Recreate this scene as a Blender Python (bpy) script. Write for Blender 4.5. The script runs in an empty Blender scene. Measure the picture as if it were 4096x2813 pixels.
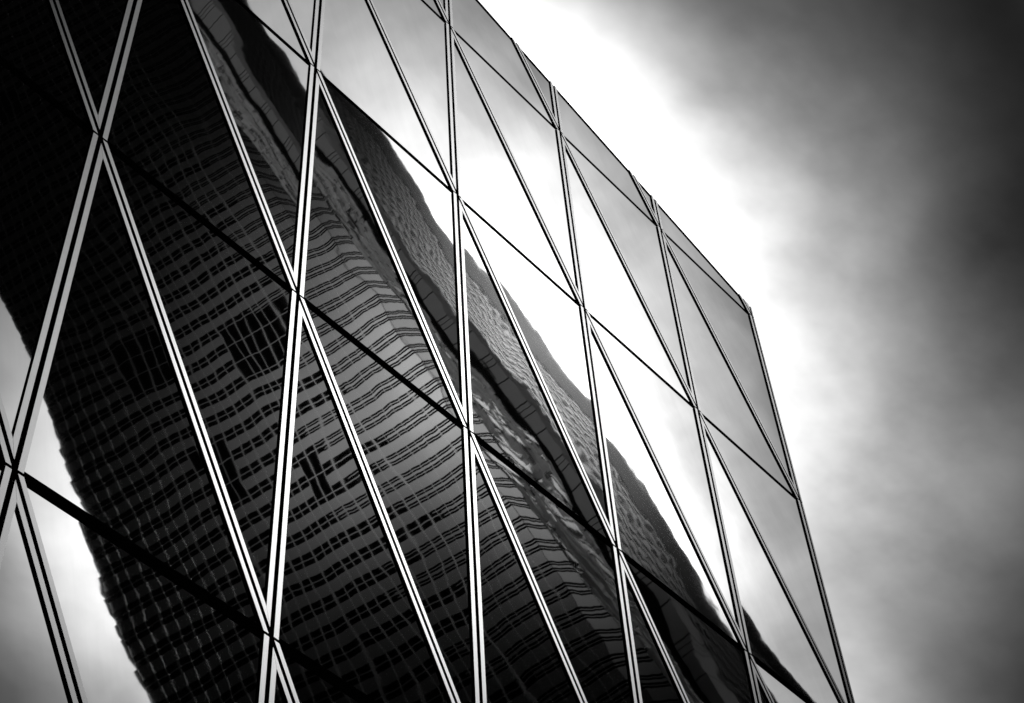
import bpy, bmesh, math, random
from mathutils import Matrix, Vector
R = math.radians
random.seed(7)
S = bpy.context.scene
COL = S.collection

# ------------------------------------------------------------------ camera
cam_data = bpy.data.cameras.new("camera")
cam_data.sensor_width = 36.0
cam_data.lens = 82.38
cam_data.clip_end = 6000
cam = bpy.data.objects.new("camera", cam_data)
COL.objects.link(cam)
cr = Vector((0.60070230, -0.79938837, -0.01161805))
cu = Vector((-0.50802489, -0.39289677, 0.76651343))
cf = Vector((0.61730661, 0.45454413, 0.64212318))
CAM = Vector((-6.25045, -9.61329, 1.6))
cam.matrix_world = Matrix(((cr.x, cu.x, -cf.x, CAM.x), (cr.y, cu.y, -cf.y, CAM.y),
                           (cr.z, cu.z, -cf.z, CAM.z), (0, 0, 0, 1)))
S.camera = cam

# ------------------------------------------------------------------ colour management
S.view_settings.view_transform = 'Standard'
S.view_settings.look = 'None'
S.view_settings.exposure = 0.0
S.view_settings.gamma = 1.0
S.view_settings.use_curve_mapping = False

# ------------------------------------------------------------------ sky: thick broken cloud
SUN_AZ, SUN_EL = R(172), R(22)
world = bpy.data.worlds.new("World")
S.world = world
world.use_nodes = True
nt = world.node_tree
nt.nodes.clear()


class G:
    """tiny helper that wires math nodes"""
    def __init__(self, tree):
        self.t = tree

    def n(self, typ, **kw):
        nd = self.t.nodes.new(typ)
        for k, v in kw.items():
            setattr(nd, k, v)
        return nd

    def put(self, sock, v):
        if isinstance(v, (int, float)):
            sock.default_value = v
        elif isinstance(v, (tuple, list)):
            sock.default_value = v
        else:
            self.t.links.new(v, sock)

    def m(self, op, a, b=None, c=None, clamp=False):
        nd = self.n('ShaderNodeMath', operation=op, use_clamp=clamp)
        self.put(nd.inputs[0], a)
        if b is not None:
            self.put(nd.inputs[1], b)
        if c is not None:
            self.put(nd.inputs[2], c)
        return nd.outputs[0]

    def v(self, op, a, b=None, scale=None):
        nd = self.n('ShaderNodeVectorMath', operation=op)
        self.put(nd.inputs[0], a)
        if b is not None:
            self.put(nd.inputs[1], b)
        if scale is not None:
            self.put(nd.inputs['Scale'], scale)
        return nd.outputs['Value' if op in ('DOT_PRODUCT', 'LENGTH') else 'Vector']

    def noise(self, vec, scale, detail=2.0, rough=0.5, out='Fac', w=None):
        nd = self.n('ShaderNodeTexNoise')
        if w is not None:
            nd.noise_dimensions = '4D'
            self.put(nd.inputs['W'], w)
        self.put(nd.inputs['Vector'], vec)
        nd.inputs['Scale'].default_value = scale
        nd.inputs['Detail'].default_value = detail
        nd.inputs['Roughness'].default_value = rough
        return nd.outputs['Fac' if out == 'Fac' else 'Color']


g = G(nt)
tc = g.n('ShaderNodeTexCoord')
dirv = tc.outputs['Generated']
# slow warp of the direction so that the cloud edges are not smooth ellipses
wn = g.noise(dirv, 4.0, 4.0, 0.55, 'Color')
warp = g.v('SCALE', g.v('SUBTRACT', wn, (0.5, 0.5, 0.5)), scale=0.085)
dv = g.v('NORMALIZE', g.v('ADD', dirv, warp))
sx = g.n('ShaderNodeSeparateXYZ')
nt.links.new(dv, sx.inputs[0])
az = g.m('MULTIPLY', g.m('ARCTAN2', sx.outputs[1], sx.outputs[0]), 57.29578)
el = g.m('MULTIPLY', g.m('ARCSINE', sx.outputs[2]), 57.29578)
# bright sky lobes, seen and added: azimuth, elevation, log brightness, log widths, turn
SKY_LOBES = [
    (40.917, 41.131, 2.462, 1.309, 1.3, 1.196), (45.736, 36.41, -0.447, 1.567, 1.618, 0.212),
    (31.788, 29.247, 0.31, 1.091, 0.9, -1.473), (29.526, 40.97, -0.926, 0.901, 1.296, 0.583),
    (28.679, 36.261, -0.627, 1.233, 0.9, 0.092), (-6.8, 42.5, -1.7, 1.3, 1.2, 0.0), (83.0, 51.0, -0.35, 1.6, 1.1, 0.0),  # ends with an unseen lobe added to light the tower's chamfered corner
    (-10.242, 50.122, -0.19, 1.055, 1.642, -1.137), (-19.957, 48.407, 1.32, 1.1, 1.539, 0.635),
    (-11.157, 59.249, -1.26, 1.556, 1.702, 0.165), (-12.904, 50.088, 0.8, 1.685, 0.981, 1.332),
    (150.116, 49.779, 1.05, 1.093, 0.9, 0.673), (159.6, 52.3, -1.05, 1.136, 0.9, -0.181),  # unseen lobes added to light the front of the reflected tower
    (-74.557, 58.795, 0.6, 1.961, 1.36, -0.084), (-64.889, 67.27, -0.62, 0.9, 1.338, 0.686),  # unseen lobes added to give the caps their bright middle
    (-72.579, 60.612, 0.2, 0.9, 1.65, 0.368), (8.2, 51.0, 0.5, 0.85, 1.0, 0.0), (-150.0, 30.0, -1.5, 2.0, 2.0, 0.0),  # starts with unseen lobes added for the caps and the tower side
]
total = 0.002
for (a0, e0, A, l1, l2, th) in SKY_LOBES:
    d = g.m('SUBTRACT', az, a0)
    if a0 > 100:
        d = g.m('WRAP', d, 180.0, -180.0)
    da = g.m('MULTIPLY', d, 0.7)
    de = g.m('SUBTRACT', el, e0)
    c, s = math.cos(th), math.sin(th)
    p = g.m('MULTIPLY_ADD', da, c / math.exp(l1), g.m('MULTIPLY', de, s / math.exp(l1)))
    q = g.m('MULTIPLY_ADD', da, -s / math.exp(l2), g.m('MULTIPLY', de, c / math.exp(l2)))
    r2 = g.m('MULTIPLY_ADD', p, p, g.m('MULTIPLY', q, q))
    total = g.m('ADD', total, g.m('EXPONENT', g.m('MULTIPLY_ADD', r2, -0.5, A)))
streak = g.n('ShaderNodeMapping')
streak.inputs['Rotation'].default_value = (0.3, 0.5, 0.4)
streak.inputs['Scale'].default_value = (2.0, 5.0, 7.0)
nt.links.new(dirv, streak.inputs['Vector'])
cl = g.noise(streak.outputs[0], 1.6, 5.0, 0.5)
cl2 = g.noise(streak.outputs[0], 5.0, 4.0, 0.55)
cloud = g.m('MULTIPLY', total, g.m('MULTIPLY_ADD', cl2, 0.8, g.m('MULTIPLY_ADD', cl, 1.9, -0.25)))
sky = g.n('ShaderNodeTexSky', sky_type='NISHITA')
sky.sun_disc = False
sky.sun_elevation = SUN_EL
sky.sun_rotation = R(90) - SUN_AZ
bw = g.n('ShaderNodeRGBToBW')
nt.links.new(sky.outputs[0], bw.inputs[0])
# the clear sky only glimmers through the cloud
thin = g.m('MULTIPLY_ADD', bw.outputs[0], 0.02, 9.9)
bg = g.n('ShaderNodeBackground')
bg.inputs['Strength'].default_value = 0.1
comb = g.n('ShaderNodeCombineColor')
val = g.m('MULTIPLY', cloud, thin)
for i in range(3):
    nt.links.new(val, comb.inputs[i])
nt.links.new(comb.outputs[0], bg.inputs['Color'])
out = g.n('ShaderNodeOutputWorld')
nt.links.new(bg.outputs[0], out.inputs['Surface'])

sun_d = bpy.data.lights.new("sun", 'SUN')
sun_d.energy = 0.62
sun_d.angle = R(8)
sun_d.color = (1, 1, 1)
sun = bpy.data.objects.new("sun", sun_d)
COL.objects.link(sun)
sd = Vector((math.cos(SUN_EL) * math.cos(SUN_AZ), math.cos(SUN_EL) * math.sin(SUN_AZ), math.sin(SUN_EL)))
sun.rotation_euler = sd.to_track_quat('Z', 'Y').to_euler()
sun.location = (-60, 10, 60)

# ------------------------------------------------------------------ materials
def mat(name, base, rough=0.5, metal=0.0, spec=0.5, var=0.0, vscale=1.0):
    m = bpy.data.materials.new(name)
    m.use_nodes = True
    b = m.node_tree.nodes['Principled BSDF']
    b.inputs['Base Color'].default_value = (base, base, base, 1)
    b.inputs['Roughness'].default_value = rough
    b.inputs['Metallic'].default_value = metal
    b.inputs['Specular IOR Level'].default_value = spec
    if var:
        h = G(m.node_tree)
        geo = h.n('ShaderNodeNewGeometry')
        f = h.noise(geo.outputs['Position'], vscale, 4.0, 0.6)
        val = h.m('MULTIPLY', h.m('MULTIPLY_ADD', f, 2 * var, 1 - var), base)
        cc = h.n('ShaderNodeCombineColor')
        for i in range(3):
            m.node_tree.links.new(val, cc.inputs[i])
        m.node_tree.links.new(cc.outputs[0], b.inputs['Base Color'])
    return m


M_black = mat("black_gasket", 0.004, 0.9, 0, 0.0)
M_cap = mat("brushed_aluminium", 0.85, 0.16, 0.95, 0.5, 0.06, 9.0)
M_roof = mat("roof_membrane", 0.03, 0.9, 0, 0.1, 0.2, 2.0)
M_wall = mat("dark_cladding", 0.012, 0.6, 0, 0.2, 0.2, 1.0)
M_ground = mat("asphalt", 0.05, 0.9, 0, 0.2, 0.25, 3.0)
M_core = mat("tower_black_glass", 0.0015, 0.8, 0, 0.0)
M_band = mat("tower_grey_panel", 0.46, 0.05, 1.0, 0.5, 0.12, 0.25)
M_bar = mat("tower_light_mullion", 0.54, 0.1, 1.0, 0.5)
M_side = mat("tower_pale_panel", 0.22, 0.11, 1.0, 0.5, 0.35, 0.6)
M_pier = mat("tower_grey_stone", 0.26, 0.9, 0.0, 0.0, 0.1, 0.4)
M_bay = mat("tower_pale_stone", 0.42, 0.6, 0.0, 0.15, 0.5, 0.9)
M_bay2 = mat("tower_side_panel", 0.5, 0.12, 1.0, 0.5, 0.45, 0.5)
M_end = mat("tower_end_panel", 0.16, 0.12, 1.0, 0.5, 0.1, 0.3)
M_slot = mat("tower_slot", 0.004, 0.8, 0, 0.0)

M_end.node_tree.nodes['Principled BSDF'].inputs['Specular Tint'].default_value = (0.15, 0.15, 0.15, 1)

AX = Vector((1, 0, 0))
AY = Vector((0, 0.2317479, 0.97277588))
AN = Vector((0, -0.97277588, 0.2317479))
ORG = Vector((0, 0, 16.52461))


def glass_material():
    m = bpy.data.materials.new("mirror_glass")
    m.use_nodes = True
    t = m.node_tree
    h = G(t)
    b = t.nodes['Principled BSDF']
    b.inputs['Base Color'].default_value = (0.85, 0.85, 0.85, 1)
    b.inputs['Metallic'].default_value = 1.0
    b.inputs['Roughness'].default_value = 0.012
    geo = h.n('ShaderNodeNewGeometry')
    obj = h.n('ShaderNodeObjectInfo')
    tcx = h.n('ShaderNodeTexCoord')
    pos = geo.outputs['Position']
    rnd = h.m('MULTIPLY', obj.outputs['Random'], 37.0)
    lo = h.v('SUBTRACT', h.noise(pos, 0.55, 1.0, 0.4, 'Color', rnd), (0.5, 0.5, 0.5))
    mid = h.v('SUBTRACT', h.noise(pos, 1.7, 1.0, 0.4, 'Color', rnd), (0.5, 0.5, 0.5))
    hi = h.v('SUBTRACT', h.noise(pos, 8.0, 1.0, 0.5, 'Color', rnd), (0.5, 0.5, 0.5))
    sm = h.v('ADD', h.v('SCALE', lo, scale=0.012), h.v('ADD', h.v('SCALE', mid, scale=0.004), h.v('SCALE', hi, scale=0.0011)))
    ss = h.n('ShaderNodeSeparateXYZ')
    t.links.new(sm, ss.inputs[0])
    # small fixed tilt of each pane, from the object colour
    oc = h.n('ShaderNodeSeparateColor')
    t.links.new(obj.outputs['Color'], oc.inputs[0])
    tx = h.m('MULTIPLY', h.m('SUBTRACT', oc.outputs[0], 0.5), 0.02)
    ty = h.m('MULTIPLY', h.m('SUBTRACT', oc.outputs[1], 0.5), 0.02)
    # pillow: the pane bows a little
    lp = h.n('ShaderNodeSeparateXYZ')
    t.links.new(tcx.outputs['Object'], lp.inputs[0])
    gx = h.m('ADD', h.m('ADD', ss.outputs[0], tx), h.m('MULTIPLY', lp.outputs[0], -0.0004))
    gy = h.m('ADD', h.m('ADD', ss.outputs[1], ty), h.m('MULTIPLY', lp.outputs[1], -0.0004))
    n = h.v('ADD', geo.outputs['Normal'], h.v('SCALE', tuple(AX), scale=gx))
    n = h.v('ADD', n, h.v('SCALE', tuple(AY), scale=gy))
    t.links.new(h.v('NORMALIZE', n), b.inputs['Normal'])
    # rain streaks and small differences of coating from pane to pane
    mp = h.n('ShaderNodeMapping')
    mp.inputs['Scale'].default_value = (7.0, 1.0, 0.5)
    t.links.new(pos, mp.inputs['Vector'])
    dirt = h.noise(mp.outputs[0], 1.3, 4.0, 0.6, 'Fac', rnd)
    refl = h.m('ADD', h.m('MULTIPLY_ADD', dirt, 0.12, 0.78), h.m('MULTIPLY', obj.outputs['Random'], 0.07))
    cc = h.n('ShaderNodeCombineColor')
    for i in range(3):
        t.links.new(refl, cc.inputs[i])
    t.links.new(cc.outputs[0], b.inputs['Base Color'])
    return m


M_glass = glass_material()
# shading normal tilted on flat caps so they mirror the added sky lobes
h = G(M_cap.node_tree)
geo = h.n('ShaderNodeNewGeometry')
M_cap.node_tree.links.new(h.v('NORMALIZE', h.v('ADD', geo.outputs['Normal'], (-0.4452, 0.0, 0.0))),
                          M_cap.node_tree.nodes['Principled BSDF'].inputs['Normal'])

# ------------------------------------------------------------------ helpers
def link(name, mesh, parent=None):
    o = bpy.data.objects.new(name, mesh)
    COL.objects.link(o)
    if parent is not None:
        o.parent = parent
    return o


def tag(o, label, cat, group=None):
    o['label'] = label
    o['category'] = cat
    if group:
        o['group'] = group


def empty(name, loc=(0, 0, 0)):
    o = bpy.data.objects.new(name, None)
    o.location = loc
    COL.objects.link(o)
    return o


class MB:
    """collects faces for ONE mesh object"""
    def __init__(self):
        self.v, self.f, self.mi = [], [], []

    def poly(self, pts, mi=0):
        b = len(self.v)
        self.v += [tuple(p) for p in pts]
        self.f.append(tuple(range(b, b + len(pts))))
        self.mi.append(mi)

    def prism(self, bottom, top, mi_top=0, mi_side=0):
        """bottom/top: matching loops, counter-clockwise seen from the top"""
        n = len(top)
        self.poly(top, mi_top)
        self.poly(bottom[::-1], mi_side)
        for i in range(n):
            j = (i + 1) % n
            self.poly([bottom[i], bottom[j], top[j], top[i]], mi_side)

    def build(self, name, mats, parent=None):
        me = bpy.data.meshes.new(name)
        me.from_pydata(self.v, [], self.f)
        for m in mats:
            me.materials.append(m)
        me.polygons.foreach_set('material_index', self.mi)
        me.update()
        return link(name, me, parent)


def clip(poly, a, b, c):
    """keep a*x + b*y <= c"""
    out = []
    n = len(poly)
    for i in range(n):
        p, q = poly[i], poly[(i + 1) % n]
        dp, dq = a * p[0] + b * p[1] - c, a * q[0] + b * q[1] - c
        if dp <= 1e-9:
            out.append(p)
        if (dp < -1e-9 and dq > 1e-9) or (dp > 1e-9 and dq < -1e-9):
            t = dp / (dp - dq)
            out.append((p[0] + t * (q[0] - p[0]), p[1] + t * (q[1] - p[1])))
    cl = []
    for p in out:
        if not cl or (abs(p[0] - cl[-1][0]) + abs(p[1] - cl[-1][1])) > 1e-6:
            cl.append(p)
    if len(cl) > 1 and (abs(cl[0][0] - cl[-1][0]) + abs(cl[0][1] - cl[-1][1])) < 1e-6:
        cl.pop()
    return cl


def area(p):
    return 0.5 * sum(p[i][0] * p[(i + 1) % len(p)][1] - p[(i + 1) % len(p)][0] * p[i][1] for i in range(len(p)))


# ------------------------------------------------------------------ ground
mb = MB()
mb.poly([(-2500, -2500, 0), (2500, -2500, 0), (2500, 2500, 0), (-2500, 2500, 0)])
gr = mb.build("ground", [M_ground])
gr['kind'] = 'structure'

# ------------------------------------------------------------------ the glass building
W, RH = 2.0, 3.89436
PD = 0.015          # the caps stand this far in front of the glass
GAP, CAPW = 0.018, 0.041
TA, TB, TC = 0.2613, 1.0, 7.5754          # roof line: TA*x + TB*y <= TC (sloping top edge)
# (fitted through (7.999, 5.485) and (13.135, 4.143))
building = empty("glass_building", (0, 0, 0))
tag(building, "leaning office facade of triangular mirror glass panes with twin metal glazing bars", "building")


def P(x, y, h=0.0):
    return ORG + AX * x + AY * y + AN * h


def flat(poly, h):
    return [P(x, y, h) for x, y in poly]


XL, YB = -5.0, -16.987


def edge_x(y):
    # slanting right-hand edge of the facade
    return (6.0 + 0.5 * y / RH) * W


# body behind the glass
yt = (TC - TA * XL)
front = [(XL, YB), (edge_x(YB), YB)]
ex = (12 + TC / 3.89436) / (1 + TA / 3.89436)
ey = TC - TA * ex
front += [(ex, ey), (XL, TC - TA * XL)]
bk = [p + Vector((0, 14, 0)) for p in flat(front, -0.06)]
body = MB()
body.prism(bk, flat(front, -0.06), 0, 1)
bo = body.build("wall", [M_black, M_wall], building)

# nodes of the diagonal grid: row j at y = j*RH; x = i (or i + .5 in odd rows)
perp = Vector((RH, -0.5 * W)).normalized()     # across a "/" bar
pS = (perp.x, perp.y)
pB = (perp.x, -perp.y)


def half_bar(j):
    return {1: 0.030, 0: 0.031, -1: 0.047}.get(j, 0.053)


TILT = {(1.0, 0, 'u'): (0.0023, 0.0035), (1.5, -1, 'd'): (0.0035, 0.0049), (2.0, 0, 'd'): (0.002, 0.003), (4.5, -1, 'u'): (-0.0024, -0.0008), (5.0, -2, 'd'): (0.0034, 0.0057),
        (0.0, -3, 'd'): (0.0012, 0.0005)}
random.seed(11)


def frame_object(mesh_builder, cx, cy, name, mats, parent):
    """mesh given in facade coordinates (x, y, h) -> object with its origin at the pane's middle"""
    me = bpy.data.meshes.new(name)
    me.from_pydata([(x - cx, y - cy, h) for x, y, h in mesh_builder.v], [], mesh_builder.f)
    for m in mats:
        me.materials.append(m)
    me.polygons.foreach_set('material_index', mesh_builder.mi)
    me.update()
    o = link(name, me, parent)
    p = P(cx, cy)
    o.matrix_world = Matrix(((AX.x, AY.x, AN.x, p.x), (AX.y, AY.y, AN.y, p.y), (AX.z, AY.z, AN.z, p.z), (0, 0, 0, 1)))
    return o


def loop3(poly, h):
    return [(x, y, h) for x, y in poly]


panes = {}


def pane(apex, lf, rt, up, key):
    """one triangular pane: apex, left and right base corner (all in facade x, y), up=True if apex above base"""
    tri = [lf, rt, apex] if up else [lf, apex, rt]
    if area(tri) < 0:
        tri = tri[::-1]
    cx = sum(p[0] for p in tri) / 3
    cy = sum(p[1] for p in tri) / 3
    # outward normals of the two slanting sides
    nl = (-perp.x, -perp.y) if False else None
    if up:      # left side is "/", right side is "\"
        nL, nR = (-pS[0], -pS[1]), (pB[0], pB[1])
        # "/" side: outward = up-left = -(perp) ; "\" side: outward = up-right
    else:       # left side is "\", right side is "/"
        nL, nR = (-pB[0], -pB[1]), (pS[0], pS[1])
    cL = nL[0] * apex[0] + nL[1] * apex[1]
    cR = nR[0] * apex[0] + nR[1] * apex[1]
    yb = lf[1]
    sgn = -1 if up else 1            # base outward direction
    g_ = clip(tri, nL[0], nL[1], cL - GAP)
    g_ = clip(g_, nR[0], nR[1], cR - GAP)
    g_ = clip(g_, TA, TB, TC - 0.07)
    g_ = clip(g_, -1, 0, -XL)
    if len(g_) < 3 or abs(area(g_)) < 1e-4:
        return
    b = MB()
    b.prism(loop3(g_, -0.040), loop3(g_, -PD), 0, 1)
    o = frame_object(b, cx, cy, "glass_pane", [M_glass, M_black], building)
    tx, ty = TILT.get(key, (random.gauss(0, 0.0013), random.gauss(0, 0.0013)))
    o.color = (0.5 + tx / 0.02, 0.5 + ty / 0.02, 0.5, 1)
    panes[key] = o
    for side in (0, 1):
        n_, c_ = (nL, cL) if side == 0 else (nR, cR)
        o_n, o_c = (nR, cR) if side == 0 else (nL, cL)
        s_ = clip(tri, n_[0], n_[1], c_ - GAP)
        s_ = clip(s_, -n_[0], -n_[1], -(c_ - GAP - CAPW))
        s_ = clip(s_, o_n[0], o_n[1], o_c - GAP)
        s_ = clip(s_, 0, sgn, sgn * yb - 0.013)
        # mitre at the apex
        s_ = clip(s_, 1, 0, apex[0] - 0.0008) if side == 0 else clip(s_, -1, 0, -apex[0] - 0.0008)
        s_ = clip(s_, TA, TB, TC - 0.006)
        s_ = clip(s_, -1, 0, -XL)
        if len(s_) < 3 or abs(area(s_)) < 1e-4:
            continue
        b = MB()
        b.prism(loop3(s_, -PD - 0.004), loop3(s_, 0.0), 0, 1)
        q = frame_object(b, cx, cy, "glazing_cap", [M_cap, M_black], None)
        q.parent = o
        q.matrix_parent_inverse = o.matrix_world.inverted()


ROWS = range(-3, 3)            # row j runs from y = j*RH up to (j+1)*RH
for j in ROWS:
    off = 0.5 if j % 2 else 0.0
    for i in range(-3, 9):
        a = ((i + off) * W, j * RH)
        b_ = ((i + 1 + off) * W, j * RH)
        t = ((i + .5 + off) * W, (j + 1) * RH)
        t2 = ((i + 1.5 + off) * W, (j + 1) * RH)
        lim = lambda p: p[0] <= edge_x(p[1]) + 0.01
        left_ok = t[0] > -4.0
        # upward pane a-b-t
        if left_ok and lim(b_) and lim(t):
            pane(t, a, b_, True, (i + off, j, 'u'))
        # downward pane t-t2-b
        if left_ok and lim(t2) and lim(b_):
            pane(b_, t, t2, False, (i + 1 + off, j, 'd'))

# horizontal transoms: one black bar per bay
for j in range(-3, 3):
    off = 0.5 if j % 2 else 0.0
    hb = half_bar(j)
    for i in range(-3, 9):
        x0, x1 = (i + off) * W, (i + 1 + off) * W
        if x1 > edge_x(j * RH) + 0.01 or x1 < -4.5:
            continue
        q = [(x0, j * RH - hb), (x1, j * RH - hb), (x1, j * RH + hb), (x0, j * RH + hb)]
        q = clip(q, TA, TB, TC - 0.02)
        q = clip(q, -1, 0, -XL)
        if len(q) < 3:
            continue
        b = MB()
        b.prism(flat(q, -0.050), flat(q, -PD + 0.003), 0, 0)
        b.build("transom", [M_black], building)

# sloping roof coping along the top edge
q = [(XL, TC - TA * XL - 0.075), (ex + 0.02, TC - TA * (ex + 0.02) - 0.075), (ex + 0.02, TC - TA * (ex + 0.02)), (XL, TC - TA * XL)]
b = MB()
b.prism(flat(q, -0.055), flat(q, -PD + 0.0045), 0, 0)
b.build("roof_coping", [M_black], building)

# folded metal trim along the slanting right edge, in one length per storey
SD = Vector((0.5 * W, RH)).normalized()
for j in range(-4, 2):
    y0, y1 = j * RH + 0.013, (j + 1) * RH - 0.013
    if y0 > ey:
        continue
    y1 = min(y1, ey - 0.01)
    prof = [(0.018, -0.058), (0.018, 0.0), (0.043, 0.0), (0.070, -0.022), (0.070, -0.058)]
    b = MB()
    r0, r1 = [], []
    for (w_, h_) in prof:
        # width measured across the bar, ends cut level
        x_off = w_ / perp.x
        r0.append(P(edge_x(y0) + x_off, y0, h_))
        r1.append(P(edge_x(y1) + x_off, y1, h_))
    n = len(prof)
    for k in range(n - 1):
        b.poly([r0[k], r0[k + 1], r1[k + 1], r1[k]], 1 if k in (0, 3) else 0)
    b.poly([r0[-1], r0[0], r1[0], r1[-1]], 1)
    b.poly(r0, 1)
    b.poly(r1[::-1], 1)
    b.build("corner_trim", [M_cap, M_black], building)

# glass on the receding right-hand side, with its own bars
ra, rb = P(edge_x(YB), YB, -0.06), P(ex, ey, -0.06)
back = Vector((0, 14, 0))
sn = (rb - ra).cross(back).normalized()
if sn.x < 0:
    sn = -sn
for k in range(7):
    for r_ in range(5):
        u0, u1 = k / 7 + 0.004, (k + 1) / 7 - 0.004
        v0, v1 = r_ / 5 + 0.004, (r_ + 1) / 5 - 0.004
        c4 = [ra + (rb - ra) * v + back * u for u, v in ((u0, v0), (u1, v0), (u1, v1), (u0, v1))]
        b = MB()
        b.prism([p + sn * 0.004 for p in c4], [p + sn * 0.03 for p in c4])
        b.build("side_pane", [M_glass], building)

# ------------------------------------------------------------------ the tower across the street (seen in the glass)
D = 150.0
FH = 3.55
NF = 106
A1 = R(-13.3)
corner = Vector((CAM.x + D * math.cos(A1), CAM.y + 11.465 + D * math.sin(A1), 0))
fd = Vector((math.cos(R(-108)), math.sin(R(-108)), 0))     # along the front, away from the corner
fn = Vector((-math.cos(R(-18)), -math.sin(R(-18)), 0))     # front faces the camera side
sdv = Vector((1, 0, 0))                                     # along the side
sn2 = Vector((0, 1, 0))                                     # side faces the glass building
L, SL = 39.6, 53.0
H = NF * FH
UZ = Vector((0, 0, 1))
tower = empty("office_tower", tuple(corner))
tag(tower, "tall dark gridded office tower seen only as a rippled reflection in the mirror glass", "tower")


def T(base, along, out, a, o, z):
    return base + along * a + out * o + UZ * z


def slab(mbx, along, out, a0, a1, o0, o1, z0, z1, mi=0, base=None):
    base = Vector((0, 0, 0)) if base is None else base
    pts = [(a0, o0), (a1, o0), (a1, o1), (a0, o1)]
    bot = [T(base, along, out, a, o, z0) for a, o in pts]
    top = [T(base, along, out, a, o, z1) for a, o in pts]
    nrm = (top[1] - top[0]).cross(top[3] - top[0])
    if nrm.z < 0:
        bot, top = bot[::-1], top[::-1]
    mbx.prism(bot, top, mi, mi)


def tbuild(mbx, name, mats, parent=None):
    return mbx.build(name, mats, parent or tower)


# core
core = MB()
c0, c1 = Vector((0, 0, 0)), fd * L
c2, c3 = c1 + sdv * SL, sdv * SL
CH = 1.5
ring = [sdv * CH, c3, c2, c1, fd * CH]
chd = (sdv * CH - fd * CH).normalized()
chl = (sdv * CH - fd * CH).length
chn = Vector((-chd.y, chd.x, 0))
if chn.dot(fn + sn2) < 0:
    chn = -chn
if area([(p.x, p.y) for p in ring]) < 0:
    ring = ring[::-1]
core.prism([p for p in ring], [p + UZ * H for p in ring])
tbuild(core, "wall", [M_core])

BAY = 1.2
NB = int(L / BAY)
rt = random.Random(5)
# groups of bays whose blinds are up: dark glass instead of the grey panel
dark = []
dark += [(12.5, 59.0, 3.2, 1.2), (9.5, 58.0, 1.6, 0.6), (24, 61, 2, 1.5), (22, 55, 1.6, 0.6)]
for k in range(5):
    dark.append((rt.uniform(12, NB), rt.uniform(40, 95), rt.uniform(0.6, 2.2), rt.uniform(0.5, 1.1)))


def is_dark(b_, f_):
    for (x, y, rx, ry) in dark:
        if abs(b_ + 0.5 - x) < rx and abs(f_ - y) < ry:
            return True
    return False


for f_ in range(NF):
    z = f_ * FH
    if f_ >= 30:
        b = MB()
        k = 0
        while k < NB:
            if is_dark(k, f_):
                k += 1
                continue
            e = k
            while e < NB and not is_dark(e, f_):
                e += 1
            # run of lit bays k..e
            slab(b, fd, fn, max(CH, k * BAY + 0.05), e * BAY - 0.05, 0.0, 0.10, z + 0.02, z + 1.72)
            k = e
        # near the corner each floor has two pairs of thin dark slots; further on they open into two wide ones
        x1 = min(L, 11.0 + 3 * math.sin(f_ * 1.7))
        slab(b, fd, fn, CH, x1, 0.0, 0.10, z + 2.02, z + 2.15)
        slab(b, fd, fn, CH, x1, 0.0, 0.10, z + 2.46, z + 2.84)
        slab(b, fd, fn, x1, L, 0.0, 0.10, z + 2.50, z + 2.68)
        slab(b, fd, fn, CH, x1 + 1, 0.0, 0.10, z + 3.12, z + 3.25)
        for z0, z1 in ((0.02, 1.72), (2.02, 2.13), (2.46, 2.84), (3.12, 3.23)):
            slab(b, chd, chn, 0.02, chl - 0.02, 0.0, 0.10, z + z0, z + z1, 0, fd * CH)
        # the bands run on round the corner
        a = CH
        while a < 12.9:
            e = min(12.9, a + rt.choice((1.1, 2.2, 2.2, 3.3, 4.4)))
            if rt.random() < 0.74:
                o_ = rt.choice((0.10, 0.10, 0.14, 0.22, 0.34))
                slab(b, sdv, sn2, a, e - 0.06, 0.0, o_, z + 0.02, z + 1.72, 1)
                slab(b, sdv, sn2, a, e - 0.06, 0.0, o_, z + 2.46, z + 2.84, 1)
            a = e
        tbuild(b, "spandrel_band", [M_band, M_bay2])
for k in range(NB + 1):
    b = MB()
    w_ = (0.04 if k % 3 else 0.06) if k < 8 else (0.12 if k % 2 else 0.19)
    if k < 2:
        continue
    slab(b, fd, fn, k * BAY - w_ / 2, k * BAY + w_ / 2, 0.0, 0.14 if k < 8 else 0.12, 0, H)
    tbuild(b, "mullion", [M_bar])

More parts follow.
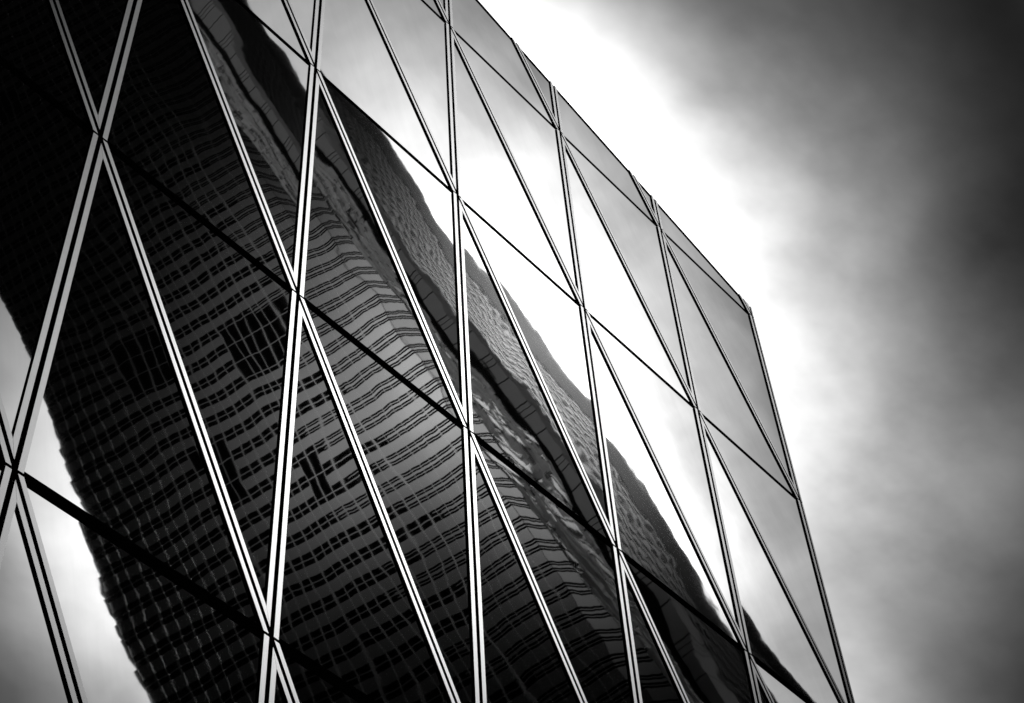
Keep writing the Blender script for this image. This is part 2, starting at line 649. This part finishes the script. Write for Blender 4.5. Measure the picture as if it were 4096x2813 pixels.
# side wall: staggered bays, dark slot, grey pier, then a close grid of window reveals
for k in range(21):
    a = CH + 0.25 + k * 0.55
    b = MB()
    z0 = 95.0 + rt.uniform(0, 6)
    while z0 < H:
        z1 = min(H, z0 + FH * rt.choice((1, 2, 3, 5)))
        if rt.random() < 0.85:
            slab(b, sdv, sn2, a, a + rt.uniform(0.08, 0.18), 0.0, rt.choice((0.12, 0.18, 0.25, 0.4)), z0, z1 - rt.uniform(0.2, 1.2))
        z0 = z1
    tbuild(b, "rib", [M_bay])
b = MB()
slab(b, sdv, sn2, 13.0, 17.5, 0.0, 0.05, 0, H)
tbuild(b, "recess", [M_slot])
b = MB()
for f_ in range(30, NF, 3):
    z = f_ * FH
    for h0, h1 in ((0.0, 3.2), (3.4, 4.3), (4.45, 5.2), (5.45, 10.4)):
        slab(b, sdv, sn2, 17.5, 20.5, 0.0, 1.3, z + h0, z + h1)
tbuild(b, "pier", [M_pier])
b = MB()
a = 21.0
while a < SL - 9:
    slab(b, sdv, sn2, a, a + 0.5, 0.0, 0.45, 100, H)
    a += 1.5
tbuild(b, "rib", [M_side])
b = MB()
for f_ in range(30, NF):
    z = f_ * FH
    slab(b, sdv, sn2, 20.6, SL - 9, 0.0, 0.40, z, z + 1.9)
o = tbuild(b, "ledge", [M_side])
o['kind'] = 'stuff'
b = MB()
slab(b, sdv, sn2, SL - 9, SL, 0.0, 0.5, 0, H)
tbuild(b, "end_wall", [M_end])
# ledges that notch the far edge of the front
b = MB()
for f_ in range(30, NF):
    z = f_ * FH
    slab(b, fd, fn, L, L + rt.uniform(0.05, 0.3), -1.5, 0.15, z, z + rt.uniform(1.2, 3.0))
o = tbuild(b, "ledge", [M_core])
o['kind'] = 'stuff'

# ------------------------------------------------------------------ added out-of-view block that shades the foot of the reflected tower
block = empty("shade_block", (-107, 6, 0))
tag(block, "plain dark slab block with grey floor bands, added out of view to shade the tower", "building")
BX, BY, BH = 30.0, 46.0, 264.0
b = MB()
slab(b, AX, Vector((0, 1, 0)), -BX, BX, -BY, BY, 0, BH)
b.build("wall", [M_wall], block)
b = MB()
slab(b, AX, Vector((0, 1, 0)), -BX * .5, BX * .5, -BY * .5, BY * .5, BH, BH + 5)
b.build("roof_plant", [M_wall], block)
for f_ in range(64):
    b = MB()
    z = 4 + f_ * 4.0
    slab(b, AX, Vector((0, 1, 0)), -BX - 0.15, BX + 0.15, -BY - 0.15, BY + 0.15, z, z + 1.6)
    b.build("floor_band", [M_pier], block)
